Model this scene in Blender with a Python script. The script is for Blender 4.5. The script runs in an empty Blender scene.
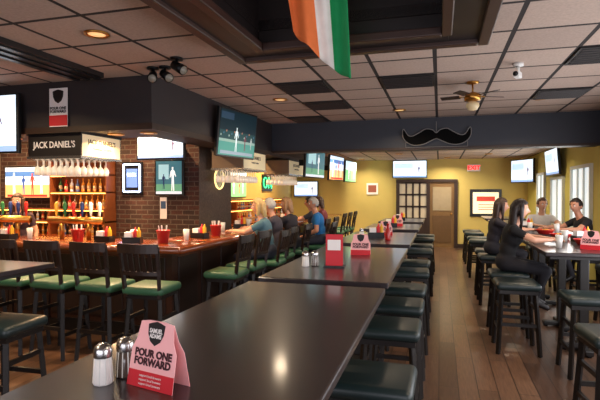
import bpy, bmesh, math, random
from mathutils import Vector, Matrix, Euler
random.seed(7)
sc = bpy.context.scene
sc.view_settings.view_transform = 'Standard'
sc.view_settings.exposure = 0.05

# ------------------------------------------------------------------ materials
def lin(c):
    return tuple(((x/255.0)/12.92 if x/255.0 <= 0.04045 else ((x/255.0+0.055)/1.055)**2.4) for x in c)
MATS = {}
def M(name, col, rough=0.5, metal=0.0, var=0.15, scale=12.0, bump=0.0, emis=0.0, emcol=None, coat=0.0, stretch=(1,1,1), trans=0.0, spec=0.5, crough=0.15):
    if name in MATS: return MATS[name]
    m = bpy.data.materials.new(name); m.use_nodes = True
    nt = m.node_tree; b = nt.nodes['Principled BSDF']
    c = lin(col)
    tc = nt.nodes.new('ShaderNodeTexCoord'); mp = nt.nodes.new('ShaderNodeMapping')
    mp.inputs['Scale'].default_value = stretch
    nz = nt.nodes.new('ShaderNodeTexNoise'); nz.inputs['Scale'].default_value = scale; nz.inputs['Detail'].default_value = 4
    nt.links.new(tc.outputs['Object'], mp.inputs['Vector']); nt.links.new(mp.outputs['Vector'], nz.inputs['Vector'])
    mx = nt.nodes.new('ShaderNodeMix'); mx.data_type = 'RGBA'
    mx.inputs[6].default_value = (*[x*(1-var) for x in c], 1); mx.inputs[7].default_value = (*[min(1, x*(1+var)) for x in c], 1)
    nt.links.new(nz.outputs['Fac'], mx.inputs[0]); nt.links.new(mx.outputs[2], b.inputs['Base Color'])
    b.inputs['Roughness'].default_value = rough; b.inputs['Metallic'].default_value = metal
    b.inputs['Specular IOR Level'].default_value = spec
    if coat: b.inputs['Coat Weight'].default_value = coat; b.inputs['Coat Roughness'].default_value = crough
    if trans: b.inputs['Transmission Weight'].default_value = trans
    if bump:
        bp = nt.nodes.new('ShaderNodeBump'); bp.inputs['Strength'].default_value = bump; bp.inputs['Distance'].default_value = 0.01
        nt.links.new(nz.outputs['Fac'], bp.inputs['Height']); nt.links.new(bp.outputs['Normal'], b.inputs['Normal'])
    if emis:
        b.inputs['Emission Color'].default_value = (*lin(emcol or col), 1); b.inputs['Emission Strength'].default_value = emis
    MATS[name] = m
    return m

def brickmat(name, c1, c2, mortar, bw, rh, ms, rough, offset=0.5, rot=(0,0,0), loc=(0,0,0), bump=0.3, grain=0.0, gs=(1,1,1), spec=0.5, coord='Object', rv=0.0):
    m = bpy.data.materials.new(name); m.use_nodes = True
    nt = m.node_tree; b = nt.nodes['Principled BSDF']
    tc = nt.nodes.new('ShaderNodeTexCoord'); mp = nt.nodes.new('ShaderNodeMapping')
    mp.inputs['Rotation'].default_value = rot; mp.inputs['Location'].default_value = loc
    br = nt.nodes.new('ShaderNodeTexBrick'); br.offset = offset
    br.inputs['Scale'].default_value = 1; br.inputs['Brick Width'].default_value = bw; br.inputs['Row Height'].default_value = rh
    br.inputs['Mortar Size'].default_value = ms; br.inputs['Mortar Smooth'].default_value = 0.1
    br.inputs['Color1'].default_value = (*lin(c1), 1); br.inputs['Color2'].default_value = (*lin(c2), 1); br.inputs['Mortar'].default_value = (*lin(mortar), 1)
    nt.links.new(tc.outputs[coord], mp.inputs['Vector']); nt.links.new(mp.outputs['Vector'], br.inputs['Vector'])
    mp2 = nt.nodes.new('ShaderNodeMapping'); mp2.inputs['Scale'].default_value = gs
    nz = nt.nodes.new('ShaderNodeTexNoise'); nz.inputs['Scale'].default_value = 6; nz.inputs['Detail'].default_value = 6
    nt.links.new(tc.outputs[coord], mp2.inputs['Vector']); nt.links.new(mp2.outputs['Vector'], nz.inputs['Vector'])
    rmp = nt.nodes.new('ShaderNodeMapRange'); rmp.inputs[3].default_value = 1-grain; rmp.inputs[4].default_value = 1+grain
    rmp.inputs[1].default_value = 0.25; rmp.inputs[2].default_value = 0.75
    nt.links.new(nz.outputs['Fac'], rmp.inputs[0])
    ml = nt.nodes.new('ShaderNodeVectorMath'); ml.operation = 'SCALE'
    nt.links.new(br.outputs['Color'], ml.inputs[0]); nt.links.new(rmp.outputs[0], ml.inputs['Scale'])
    nt.links.new(ml.outputs[0], b.inputs['Base Color'])
    b.inputs['Roughness'].default_value = rough; b.inputs['Specular IOR Level'].default_value = spec
    bp = nt.nodes.new('ShaderNodeBump'); bp.inputs['Strength'].default_value = bump; bp.inputs['Distance'].default_value = 0.01
    bp.invert = True
    nt.links.new(br.outputs['Fac'], bp.inputs['Height']); nt.links.new(bp.outputs['Normal'], b.inputs['Normal'])
    MATS[name] = m
    return m
def E(c, s=1.0):
    return M('emit_%d_%d_%d_%d'%(c[0],c[1],c[2],int(s*10)), c, .3, emis=s, var=.02, spec=.2)

# ------------------------------------------------------------------ mesh builder
class MB:
    def __init__(s): s.bm = bmesh.new(); s.mats = []
    def mi(s, mat):
        if mat not in s.mats: s.mats.append(mat)
        return s.mats.index(mat)
    def merge(s, tmp, mat, smooth=False, X=None):
        i = s.mi(mat)
        for f in tmp.faces: f.material_index = i; f.smooth = smooth
        if X is not None: tmp.transform(X)
        me = bpy.data.meshes.new('t'); tmp.to_mesh(me); tmp.free(); s.bm.from_mesh(me); bpy.data.meshes.remove(me)
    def box(s, c, d, mat, rot=(0,0,0), bev=0.0, seg=2, smooth=False):
        t = bmesh.new(); bmesh.ops.create_cube(t, size=1)
        bmesh.ops.scale(t, vec=d, verts=t.verts)
        if bev: bmesh.ops.bevel(t, geom=list(t.edges), offset=bev, segments=seg, affect='EDGES', profile=0.5)
        s.merge(t, mat, smooth or (bev > 0 and seg > 2), Matrix.Translation(c) @ Euler(rot).to_matrix().to_4x4())
    def bx(s, x0, x1, y0, y1, z0, z1, mat, bev=0.0, seg=2):
        s.box(((x0+x1)/2, (y0+y1)/2, (z0+z1)/2), (abs(x1-x0), abs(y1-y0), abs(z1-z0)), mat, bev=bev, seg=seg)
    def tube(s, a, b, r1, r2, mat, seg=12, caps=True):
        a = Vector(a); b = Vector(b); d = b-a; L = d.length
        if L < 1e-6: return
        t = bmesh.new(); bmesh.ops.create_cone(t, cap_ends=caps, segments=seg, radius1=r1, radius2=r2, depth=L)
        s.merge(t, mat, seg > 6, Matrix.Translation((a+b)/2) @ d.to_track_quat('Z', 'Y').to_matrix().to_4x4())
    def beam(s, a, b, w, h, mat, bev=0.0):
        a = Vector(a); b = Vector(b); d = b-a
        t = bmesh.new(); bmesh.ops.create_cube(t, size=1); bmesh.ops.scale(t, vec=(w, h, d.length), verts=t.verts)
        if bev: bmesh.ops.bevel(t, geom=list(t.edges), offset=bev, segments=2, affect='EDGES')
        s.merge(t, mat, False, Matrix.Translation((a+b)/2) @ d.to_track_quat('Z', 'Y').to_matrix().to_4x4())
    def sph(s, c, r, mat, u=16, v=10, rot=(0,0,0)):
        t = bmesh.new(); bmesh.ops.create_uvsphere(t, u_segments=u, v_segments=v, radius=1)
        if not hasattr(r, '__len__'): r = (r, r, r)
        bmesh.ops.scale(t, vec=r, verts=t.verts)
        s.merge(t, mat, True, Matrix.Translation(c) @ Euler(rot).to_matrix().to_4x4())
    def lathe(s, prof, o, mat, seg=16, X=None):
        t = bmesh.new(); rings = []
        for r, z in prof:
            rings.append([t.verts.new((max(r,1e-4)*math.cos(2*math.pi*k/seg), max(r,1e-4)*math.sin(2*math.pi*k/seg), z)) for k in range(seg)])
        for i in range(len(rings)-1):
            for k in range(seg):
                t.faces.new((rings[i][k], rings[i][(k+1) % seg], rings[i+1][(k+1) % seg], rings[i+1][k]))
        t.faces.new(list(reversed(rings[0]))); t.faces.new(rings[-1])
        bmesh.ops.recalc_face_normals(t, faces=t.faces)
        s.merge(t, mat, True, Matrix.Translation(o) @ (X or Matrix()))
    def prism(s, pts, th, mat, X=None):
        """pts in XZ plane, extruded along +Y by th"""
        t = bmesh.new(); a = [t.verts.new((p[0], 0, p[1])) for p in pts]; b = [t.verts.new((p[0], th, p[1])) for p in pts]
        n = len(pts); t.faces.new(a); t.faces.new(list(reversed(b)))
        for i in range(n): t.faces.new((a[i], b[i], b[(i+1) % n], a[(i+1) % n]))
        bmesh.ops.recalc_face_normals(t, faces=t.faces)
        s.merge(t, mat, False, X)
    def text(s, body, size, mat, X, ext=0.001, bold=0.0, sx=1.0):
        cu = bpy.data.curves.new('txt', 'FONT'); cu.body = body; cu.size = size; cu.extrude = ext; cu.offset = bold
        cu.align_x = 'CENTER'; cu.align_y = 'CENTER'; cu.resolution_u = 3; cu.space_line = 0.85
        ob = bpy.data.objects.new('txt', cu); sc.collection.objects.link(ob)
        dg = bpy.context.evaluated_depsgraph_get(); me = bpy.data.meshes.new_from_object(ob.evaluated_get(dg))
        t = bmesh.new(); t.from_mesh(me); bpy.data.meshes.remove(me); bpy.data.objects.remove(ob); bpy.data.curves.remove(cu)
        s.merge(t, mat, False, X @ Matrix.Rotation(math.pi/2, 4, 'X') @ Matrix.Diagonal((sx, 1, 1, 1)))
    def mesh(s, name):
        me = bpy.data.meshes.new(name); s.bm.to_mesh(me); s.bm.free()
        for m in s.mats: me.materials.append(m)
        return me
    def obj(s, name, loc=(0,0,0), rot=(0,0,0), par=None):
        o = bpy.data.objects.new(name, s.mesh(name)); o.location = loc; o.rotation_euler = rot
        sc.collection.objects.link(o)
        if par: o.parent = par
        return o
def inst(o_or_me, name, loc, rz=0.0):
    me = o_or_me.data if isinstance(o_or_me, bpy.types.Object) else o_or_me
    o = bpy.data.objects.new(name, me); o.location = loc; o.rotation_euler = (0, 0, rz); sc.collection.objects.link(o)
    return o
def T(x, y, z, rz=0.0, rx=0.0):
    return Matrix.Translation((x, y, z)) @ Matrix.Rotation(rz, 4, 'Z') @ Matrix.Rotation(rx, 4, 'X')

# palette
tabletop = M('dark_laminate', (38,30,33), 0.32, var=0.12, scale=3, stretch=(3,1,1), coat=0.5, crough=.12)
darkwood = M('dark_wood', (36,23,18), 0.4, var=0.3, scale=8, stretch=(3,3,.5))
blackwood = M('black_wood', (20,16,15), 0.4, var=0.3, scale=8)
redwood = M('polished_bar_wood', (122,58,26), 0.2, var=0.4, scale=5, stretch=(1,8,1), coat=0.7)
barfront = M('bar_front_wood', (52,29,20), 0.4, var=0.3, scale=6, stretch=(6,6,.7))
vinyl = M('green_vinyl', (24,40,42), 0.38, var=0.15, scale=20)
vinylg = M('bright_green_vinyl', (52,98,72), 0.4, var=0.15, scale=20)
blackmetal = M('black_metal', (18,18,20), 0.4, 0.6)
steel = M('steel', (190,190,190), 0.25, 1.0, var=0.05)
brass = M('brass', (190,140,70), 0.3, 1.0, var=0.1)
blackplastic = M('black_plastic', (14,14,16), 0.35)
white = M('white_plastic', (225,225,222), 0.4, var=0.04)
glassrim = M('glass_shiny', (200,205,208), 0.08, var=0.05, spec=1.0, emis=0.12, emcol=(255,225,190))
stemm = M('stemware_glass', (225,222,215), 0.08, var=0.05, spec=1.0, emis=0.3, emcol=(255,220,180))  # warm glow put into the glass to brighten the hanging stemware
salt = M('salt', (235,232,228), 0.8, var=0.05, scale=200)
pepper = M('pepper_ground', (45,34,28), 0.9, var=0.6, scale=300)
soffitm = M('soffit_paint', (43,36,38), 0.6, var=0.08)
beamm = M('beam_paint', (44,48,58), 0.55, var=0.08)
framem = M('coffer_wood', (26,20,20), 0.4, var=0.25, scale=6)
framer = M('coffer_trim', (54,35,29), 0.4, var=0.25, scale=6)
yellow = M('yellow_paint', (206,182,104), 0.7, var=0.07, scale=3)
yellowg = M('yellow_green_paint', (196,182,92), 0.7, var=0.07, scale=3)
greywall = M('grey_wall', (120,108,92), 0.7, var=0.08, scale=3)
trimdark = M('trim_wood', (50,32,24), 0.45, var=0.25)
paperw = M('paper_white', (240,232,230), 0.6, var=0.02)
paperp = M('paper_pink', (248,182,184), 0.55, var=0.03)
paperr = M('paper_red', (205,30,45), 0.5, var=0.05)
inkb = M('ink_black', (22,16,18), 0.5, var=0.05)
inkm = M('ink_maroon', (60,14,24), 0.5, var=0.05)
inkw = M('ink_white', (245,240,238), 0.5, var=0.02)
cream = M('cream_sign', (225,205,165), 0.5, var=0.06, emis=0.35)  # emission stands in for warm light falling on the signs

# ------------------------------------------------------------------ room shell
XL, XR, YB, YF = -7.5, 2.4, 15.0, -3.0
ZC, ZF, ZS = 2.9, 2.62, 2.33
planks = brickmat('floor_planks', (112,82,62), (74,54,42), (32,22,18), 1.25, 0.155, 0.004, 0.28, offset=0.37, rot=(0,0,math.pi/2), bump=0.15, grain=0.35, gs=(12,1,1))
tiles = brickmat('ceiling_tiles', (192,172,158), (172,153,141), (40,34,33), 0.61, 0.61, 0.02, 0.85, offset=0.0, bump=0.5, grain=0.12, gs=(8,8,8), loc=(0.05,0.12,0))
bricks = brickmat('brick_wall', (76,43,33), (48,31,26), (88,76,68), 0.21, 0.075, 0.008, 0.8, offset=0.5, rot=(math.pi/2,0,0), bump=0.6, grain=0.3, gs=(6,6,6))
bricks_s = brickmat('brick_side', (76,43,33), (48,31,26), (88,76,68), 0.21, 0.075, 0.008, 0.8, offset=0.5, rot=(math.pi/2,0,math.pi/2), bump=0.6, grain=0.3, gs=(6,6,6))

b = MB(); b.bx(XL-.1, XR+.1, YF-.1, YB+.1, -.1, 0, planks); b.obj('floor')
b = MB()
hx0, hx1, hy0, hy1 = -1.38, 0.06, -1.5, 3.6
b.bx(XL, XR, YF, hy0, ZC, ZC+.08, tiles); b.bx(XL, XR, hy1, 8.5, ZC, ZC+.08, tiles)
b.bx(XL, hx0, hy0, hy1, ZC, ZC+.08, tiles); b.bx(hx1, XR, hy0, hy1, ZC, ZC+.08, tiles)
b.bx(hx0, hx1, hy0, hy1, 3.32, 3.4, tiles)
b.bx(-2.99, XR, 8.8, YB, ZF, ZF+.08, tiles)
b.bx(XL, -3.5, 8.5, YB, ZC, ZC+.08, tiles)
b.obj('ceiling')
# coffer frame beams
b = MB(); ox0, ox1, oy0, oy1 = -1.62, 0.30, -1.76, 3.85
zb = 2.76
for (x0,x1,y0,y1) in ((ox0,hx0,oy0,oy1),(hx1,ox1,oy0,oy1),(hx0,hx1,hy1,oy1),(hx0,hx1,oy0,hy0)):
    b.bx(x0,x1,y0,y1,zb,ZC,framem,bev=.006)
for (x0,x1,y0,y1) in ((hx0-.04,hx0,hy0,hy1),(hx1,hx1+.04,hy0,hy1),(hx0,hx1,hy1,hy1+.04),(hx0,hx1,hy0-.04,hy0)):
    b.bx(x0,x1,y0,y1,ZC,3.32,framem)
for (x0,x1,y0,y1) in ((ox0-.05,ox0+.03,oy0,oy1+.05),(ox1-.03,ox1+.05,oy0,oy1+.05),(ox0+.03,ox1-.03,oy1-.03,oy1+.05)):
    b.bx(x0,x1,y0,y1,zb-.03,zb+.02,framer,bev=.008)
for (x0,x1,y0,y1) in ((hx0-.02,hx0+.05,hy0,hy1),(hx1-.05,hx1+.02,hy0,hy1),(hx0+.05,hx1-.05,hy1-.05,hy1+.02)):
    b.bx(x0,x1,y0,y1,zb-.03,zb+.03,framer,bev=.008)
b.obj('trim_coffer')
# walls
b = MB()
b.bx(XR, XR+.1, 8.5, YB, 0, 2.9, yellowg); b.obj('wall_right')
b = MB(); b.bx(XR, XR+.1, YF, 8.5, 0, 3.0, greywall); b.obj('wall_right_front')
b = MB(); b.bx(XL-.1, XL, YF, YB, 0, 3.0, greywall); b.obj('wall_left')
b = MB(); b.bx(XL, XR, YB, YB+.1, 0, 3.0, yellow); b.obj('wall_back')
b = MB(); b.bx(XL, XR, YF-.1, YF, 0, 3.0, greywall); b.obj('wall_front')
b = MB(); b.bx(XL, -5.0, 6.8, 7.0, 0, ZC, bricks); b.obj('wall_bar')
b = MB(); b.bx(-5.0, -3.6, 6.8, 8.0, 0, ZC, bricks); b.bx(-3.602, -3.595, 6.8, 8.0, 0, ZC, bricks_s); b.obj('wall_pillar')
b = MB(); b.bx(-4.7, -4.6, 8.0, YB, 0, ZC, yellow); b.obj('wall_back_bar')
b = MB(); b.bx(-3.0, XR, 8.5, 8.8, 2.36, ZC, beamm, bev=.004); b.bx(-3.0, XR, 8.47, 8.5, 2.36, 2.40, trimdark); b.obj('trim_beam')
b = MB(); b.bx(XL, -3.0, 4.6, 5.4, ZS, ZC, soffitm); b.bx(-3.5, -3.0, 5.4, YB, ZS, ZC, soffitm)
b.bx(XL, -2.98, 4.58, 4.6, ZS-.02, ZS+.05, trimdark); b.bx(-3.0, -2.98, 4.6, YB, ZS-.02, ZS+.05, trimdark)
b.obj('trim_soffit')
b = MB(); b.bx(XR-.02, XR, 8.5, YB, 0, .12, trimdark); b.obj('baseboard_right')
b = MB(); b.bx(-2.6, -1.3, YB-.02, YB, 0, .12, trimdark); b.bx(.5, XR, YB-.02, YB, 0, .12, trimdark); b.obj('baseboard_back')
b = MB()
b.bx(-3.85, -3.45, -2, 4.4, ZC-.05, ZC, framem)
for k in range(3): b.bx(-3.81+.13*k, -3.75+.13*k, -2, 4.4, ZC-.065, ZC-.05, blackplastic)
b.obj('ceiling_diffuser')

# back wall portal: wooden window + doorway
glow = M('backlit_glass', (190,175,150), 0.3, emis=0.12, var=.3, scale=2)
b = MB(); y = YB-.08; Y1 = YB-.003
for x in (-1.22, -.33, .46): b.bx(x-.05, x+.05, y, Y1, 0, 1.94, trimdark)
b.bx(-1.27, .51, y, Y1, 1.94, 2.03, trimdark, bev=.01)
b.bx(-1.17,-.38, YB-.05, Y1, 0, .85, trimdark); b.bx(-1.17,-.38, YB-.04, YB-.02, .85, 1.94, glow)
for i in range(1,4): b.bx(-1.17+.1975*i-.028, -1.17+.1975*i+.028, y+.02, YB-.04, .85, 1.94, trimdark)
for i in range(4): b.bx(-1.17, -.38, y+.02, YB-.04, .85+.36*i-.028, .85+.36*i+.028, trimdark)
b.obj('door_1')
b = MB(); b.bx(-.28,.41,YB-.03,Y1,.0,1.94,M('door_yellow',(120,88,50),.5)); b.bx(-.2,.33,YB-.045,YB-.03,1.1,1.8,M('door_glass',(150,130,95),.2,emis=.15)); b.bx(-.2,.33,YB-.045,YB-.03,.15,.95,M('door_panel',(98,70,40),.5)); b.sph((.33,YB-.07,1.0),.03,brass); b.obj('door_2')

# windows on right wall beyond beam
day = M('daylight_glass', (222,232,238), 0.3, emis=0.75, var=.05)
blindm = M('window_white', (205,208,202), 0.5, var=.04)
def window(n, y0, y1, z0, z1):
    b = MB(); x = XR
    b.bx(x-.012, x-.002, y0, y1, z0, z1, day)
    for (ya,yb_,za,zb_) in ((y0-.06,y0,z0-.06,z1+.06),(y1,y1+.06,z0-.06,z1+.06),(y0,y1,z0-.06,z0),(y0,y1,z1,z1+.06)):
        b.bx(x-.05, x-.001, ya, yb_, za, zb_, blindm)
    k = int((y1-y0)/.35)
    for i in range(1, k): yy = y0+(y1-y0)*i/k; b.bx(x-.04, x-.012, yy-.02, yy+.02, z0, z1, blindm)
    b.bx(x-.1, x-.001, y0-.08, y1+.08, z0-.09, z0-.06, blindm)
    return b.obj('window_%d' % n)
window(1, 8.95, 10.1, 1.05, 2.05); window(2, 10.8, 11.8, 1.05, 1.9); window(3, 12.6, 13.4, 1.05, 2.05)

# ------------------------------------------------------------------ tables
HT = 1.05
def table(x0, x1, y0, y1, name='pub_table'):
    b = MB(); w = x1-x0; l = y1-y0
    b.box((0,0,HT-.02), (w, l, .04), tabletop, bev=.008, seg=2)
    b.box((0,0,HT-.055), (w-.1, l-.1, .03), blackwood)
    for s in (-1, 1) if l > 1.2 else (0,):
        yy = s*(l/2-.45)
        b.box((0,yy,.52), (.09,.09,.92), blackwood, bev=.01); b.box((0,yy,HT-.085), (.28,.28,.03), blackwood)
        b.box((0,yy,.04), (.4,.08,.05), blackwood, bev=.01); b.box((0,yy,.04), (.08,.5,.05), blackwood, bev=.01)
        for q in ((.17,0),(-.17,0),(0,.22),(0,-.22)): b.tube((q[0],yy+q[1],0),(q[0],yy+q[1],.02),.025,.025,blackmetal)
    return b.obj(name, ((x0+x1)/2, (y0+y1)/2, 0))
TX0, TX1 = -1.19, -.31
for (y0, y1) in ((.5,2.92),(3.08,5.1),(5.45,7.1),(7.7,9.1),(9.8,11.1)): table(TX0, TX1, y0, y1)
table(-4.3, -3.03, 2.40, 3.25)
for (y0, y1) in ((5.12,6.95),(7.25,8.6),(9.7,11.0),(11.6,12.8)): table(.98, 1.86, y0, y1)

# ------------------------------------------------------------------ stools
SH = .72
def stool_mesh(back, cush, name, SH=.72):
    b = MB(); w = .2
    b.box((0,0,SH-.04), (.42,.40,.08), cush, bev=.035, seg=4)
    b.box((0,0,SH-.095), (.36,.34,.04), blackwood)
    tops = [(sx*.155, sy*.145) for sx in (-1,1) for sy in (-1,1)]
    for (x, y) in tops:
        b.beam((x*1.25, y*1.3, 0), (x, y, SH-.08), .036, .036, blackwood, bev=.004)
    def rp(x, y, z): f = z/(SH-.08); return (x*(1.25-.25*f), y*(1.3-.3*f), z)
    for z, prs in ((.24, ((0,1),(2,3))), (.30, ((0,2),(1,3))), (.46, ((0,1),(2,3)))):
        for i, j in prs: b.beam(rp(*tops[i], z), rp(*tops[j], z), .022, .034, blackwood)
    if back:
        hb = .36
        for sx in (-1,1):
            b.beam((sx*.17,-.17,SH-.1), (sx*.185,-.21,SH+.18), .032,.034, darkwood, bev=.004)
            b.beam((sx*.185,-.21,SH+.17), (sx*.19,-.245,SH+hb+.02), .032,.034, darkwood, bev=.004)
        n = 8
        for (zc, hh, dy) in ((SH+hb,.085,-.245),(SH+.13,.035,-.20)):
            pts = [(-.2+.4*i/n, dy-.035*(1-((i-n/2)/(n/2))**2), zc) for i in range(n+1)]
            for i in range(n):
                p, q = Vector(pts[i]), Vector(pts[i+1]); c = (p+q)/2; a = math.atan2(q.y-p.y, q.x-p.x)
                b.box(c, ((q-p).length+.004, .024, hh), darkwood, rot=(0,0,a))
        for i in range(5):
            x = -.12+.06*i; o = -.03*(1-(x/.2)**2)
            b.beam((x,-.20+o,SH+.13),(x,-.245+o,SH+hb-.03),.034,.014,darkwood)
    return b.mesh(name)
st_plain = stool_mesh(False, vinyl, 'bar_stool'); st_back = stool_mesh(True, vinylg, 'bar_chair', .76)
st_back_low = stool_mesh(True, vinylg, 'bar_chair', .72)
for y in (.85, 1.55, 2.42, 3.4, 4.1, 4.8, 5.85, 6.6, 8.0, 8.75, 10.1, 10.8):
    inst(st_plain, 'bar_stool', (-.32+random.uniform(-.01,.01), y, 0), random.uniform(-.05,.05))
for y in (5.85, 6.6, 8.0, 8.75, 10.1, 10.8):
    inst(st_plain, 'bar_stool', (-1.20, y, 0), random.uniform(-.05,.05))
inst(st_plain, 'bar_stool', (-2.98, 2.72, 0), .05); inst(st_plain, 'bar_stool', (-3.8, 2.15, 0), .05)
for y in (5.4, 6.05, 7.6, 8.3, 9.95, 10.6, 11.8, 12.5):
    inst(st_plain, 'bar_stool', (.76, y, 0), random.uniform(-.06,.06))
inst(st_plain, 'bar_stool', (1.28, 4.86, 0), 0.04); inst(st_plain, 'bar_stool', (1.12, 3.6, 0), 0.1)
inst(st_plain, 'bar_stool', (1.64, 9.0, 0), 0.0)
for y in (6.0, 6.75, 8.0, 10.2): inst(st_plain, 'bar_stool', (2.10, y, 0), 0)
for x in (-4.75, -4.2, -3.68, -3.14, -2.62): inst(st_back, 'bar_chair', (x, 4.02, 0), random.uniform(-.08,.08))
for y in (5.0, 5.58): inst(st_back, 'bar_chair', (-2.30, y, 0), math.pi/2+random.uniform(-.05,.05))
PEOPLE_BAR = [(-2.25,6.25),(-2.32,6.9),(-2.28,7.55),(-2.0,8.25),(-2.33,9.2),(-2.33,10.0)]
for (x,y) in PEOPLE_BAR: inst(st_back_low, 'bar_chair', (x, y, 0), math.pi/2)
for y in (10.8, 11.5, 12.2): inst(st_back, 'bar_chair', (-2.30, y, 0), math.pi/2+random.uniform(-.05,.05))

# ------------------------------------------------------------------ bar counter
b = MB()
b.bx(XL+.01, -2.6, 4.5, 5.2, .99, 1.05, redwood, bev=.02, seg=3); b.bx(-3.3, -2.6, 5.2, 13.0, .99, 1.05, redwood, bev=.02, seg=3)
b.tube((XL+.02,4.5,1.015),(-2.6,4.5,1.015),.036,.036,redwood,14); b.tube((-2.6,4.5,1.015),(-2.6,13.0,1.015),.036,.036,redwood,14); b.sph((-2.6,4.5,1.015),.036,redwood)
b.bx(XL+.01, -2.85, 4.75, 5.1, 0, 1.0, barfront); b.bx(-3.2, -2.85, 5.1, 12.9, 0, 1.0, barfront)
for i in range(8):
    x = -3.15-.55*i; b.bx(x-.22, x+.22, 4.735, 4.75, .2, .9, darkwood, bev=.006)
    b.bx(x-.3, x-.25, 4.72, 4.75, .05, 1.0, darkwood)
for i in range(14):
    y = 5.1+.55*i; b.bx(-2.85, -2.835, y-.22, y+.22, .2, .9, darkwood, bev=.006)
b.bx(XL+.01, -2.82, 4.72, 4.75, 0, .12, blackwood); b.bx(-2.85, -2.82, 4.75, 12.9, 0, .12, blackwood)
ledw = M('under_bar_light',(255,165,85),.4,emis=5)
b.bx(XL+.3, -2.95, 4.70, 4.715, .972, .985, ledw); b.bx(-2.815, -2.80, 4.9, 12.8, .972, .985, ledw)
b.bx(XL+.3, -2.95, 4.69, 4.735, .985, .992, blackwood); b.bx(-2.835, -2.79, 4.9, 12.8, .985, .992, blackwood)
b.obj('bar_counter')

# ------------------------------------------------------------------ televisions
FIG = [(-.05,-.5),(-.02,-.5),(0,-.15),(.03,-.5),(.07,-.5),(.05,-.02),(.06,.15),(.13,.02),(.15,.05),(.08,.26),(.03,.28),(.035,.40),(-.03,.40),(-.025,.28),(-.08,.25),(-.13,.0),(-.1,-.01),(-.05,.14),(-.04,-.02)]
def content(b, w, h, kind):
    y = -.0295; W = w-.05; Hh = h-.05
    def r(x0,x1,z0,z1,c,s=1.0,k=0): b.bx((x0-.5)*W,(x1-.5)*W,y-.0006*k-.0005,y-.0006*k,(z0-.5)*Hh,(z1-.5)*Hh,E(c,s))
    def fig(x,z,s,c,st=1.0,k=2): b.prism([(p[0]*s*Hh,p[1]*s*Hh) for p in FIG],.0005,E(c,st),Matrix.Translation(((x-.5)*W,y-.0006*k-.0005,(z-.5)*Hh)))
    if kind=='game':
        r(0,1,0,1,(14,32,40),.8); r(0,1,.0,.30,(60,120,112),.9,1); r(0,1,.30,.36,(120,150,145),.6,1); r(.02,.35,.80,.95,(40,60,78),.7,1)
        r(0,1,.36,.55,(28,58,62),.7,1)
        for i in range(14): r(.03+.07*i,.05+.07*i,.42+.05*(i%3),.46+.05*(i%3),((150,170,165),(60,100,130),(170,110,90))[i%3],.6,2)
        fig(.45,.40,.62,(175,190,195),.9); fig(.70,.34,.40,(90,50,60),.8); fig(.88,.34,.3,(150,160,160),.8); r(.05,.95,.03,.10,(120,135,150),.8,3)
    elif kind=='day':
        r(0,1,0,1,(214,230,245),1.3); r(.05,.6,.55,.85,(180,205,235),1.2,1); r(.1,.8,.2,.3,(235,240,250),1.4,1); r(0,1,0,.1,(130,160,210),1.1,2)
        fig(.78,.45,.6,(120,110,130),.9)
    elif kind=='court':
        r(0,1,0,1,(190,205,220),1.2); r(0,1,0,.42,(206,160,104),1.2,1); r(0,1,.7,.86,(70,110,170),1.0,1)
        fig(.2,.5,.8,(250,250,250),1.2); fig(.42,.45,.7,(40,70,140),1.0); fig(.62,.48,.8,(200,60,50),1.0); fig(.82,.5,.75,(240,235,230),1.2); r(.05,.95,.02,.09,(180,40,40),1.0,3)
    elif kind=='blue':
        r(0,1,0,1,(60,100,110),1.0); r(0,1,0,.3,(90,140,110),1.0,1); r(.1,.5,.45,.9,(150,185,190),1.0,1); fig(.65,.5,.8,(225,225,225),1.1); fig(.3,.4,.5,(40,50,80),1.0); r(.0,1,.0,.08,(200,205,215),1.0,3)
    elif kind=='pitch':
        r(0,1,0,1,(120,190,130),1.1); r(0,1,.62,1,(190,215,225),1.2,1); r(0,1,.58,.62,(240,240,240),1.2,1); fig(.3,.4,.6,(240,240,245),1.2); fig(.6,.38,.5,(200,50,40),1.0); fig(.8,.4,.55,(240,240,245),1.2)
def tv(w, h, loc, rz, kind, tilt=0.0, back=.06, name='television'):
    b = MB()
    b.box((0,0,0), (w, .05, h), blackplastic, bev=.008)
    b.box((0,-.027,0), (w-.05, .004, h-.05), blackplastic)
    content(b, w, h, kind)
    b.box((0,.025+back/2,0), (.12, back, .12), blackmetal); b.box((0,.03,0), (w*.5,.03,h*.5), blackplastic)
    o = b.obj(name, loc, (0,0,0)); o.rotation_euler = (Matrix.Rotation(rz,3,'Z') @ Matrix.Rotation(tilt,3,'X')).to_euler()
    return o
H2 = math.pi/2
tv(1.0,.68,(-2.84,6.52,2.47), H2-.16, 'game', tilt=.10, back=.10)
tv(1.2,.70,(-5.28,4.50,2.43), 0, 'day')
tv(.98,.56,(-6.75,6.66,1.80), 0, 'court', back=.1)
tv(.50,.56,(-4.05,6.70,1.86), 0, 'blue', back=.05)
tv(.80,.42,(-3.95,6.3,2.32), 0, 'day', back=.4)
tv(1.1,.62,(-4.5,10.3,1.82), H2, 'pitch', back=.06)
tv(.8,.5,(-4.1,14.9,1.75), 0, 'day', back=.05)
for (y, s) in ((9.75, 'blue'), (11.9, 'court'), (13.9, 'pitch')): tv(1.15,.62,(-2.5,y,2.24), H2-.1, s, tilt=.05, back=.3)
tv(1.02,.54,(-.87,14.9,2.335), 0, 'day', back=.05)
tv(1.2,.56,(2.28,11.25,2.27), -H2, 'day', tilt=.08, back=.07)
tv(.9,.62,(2.1,13.9,2.2), -H2+.5, 'day', back=.1)

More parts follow.
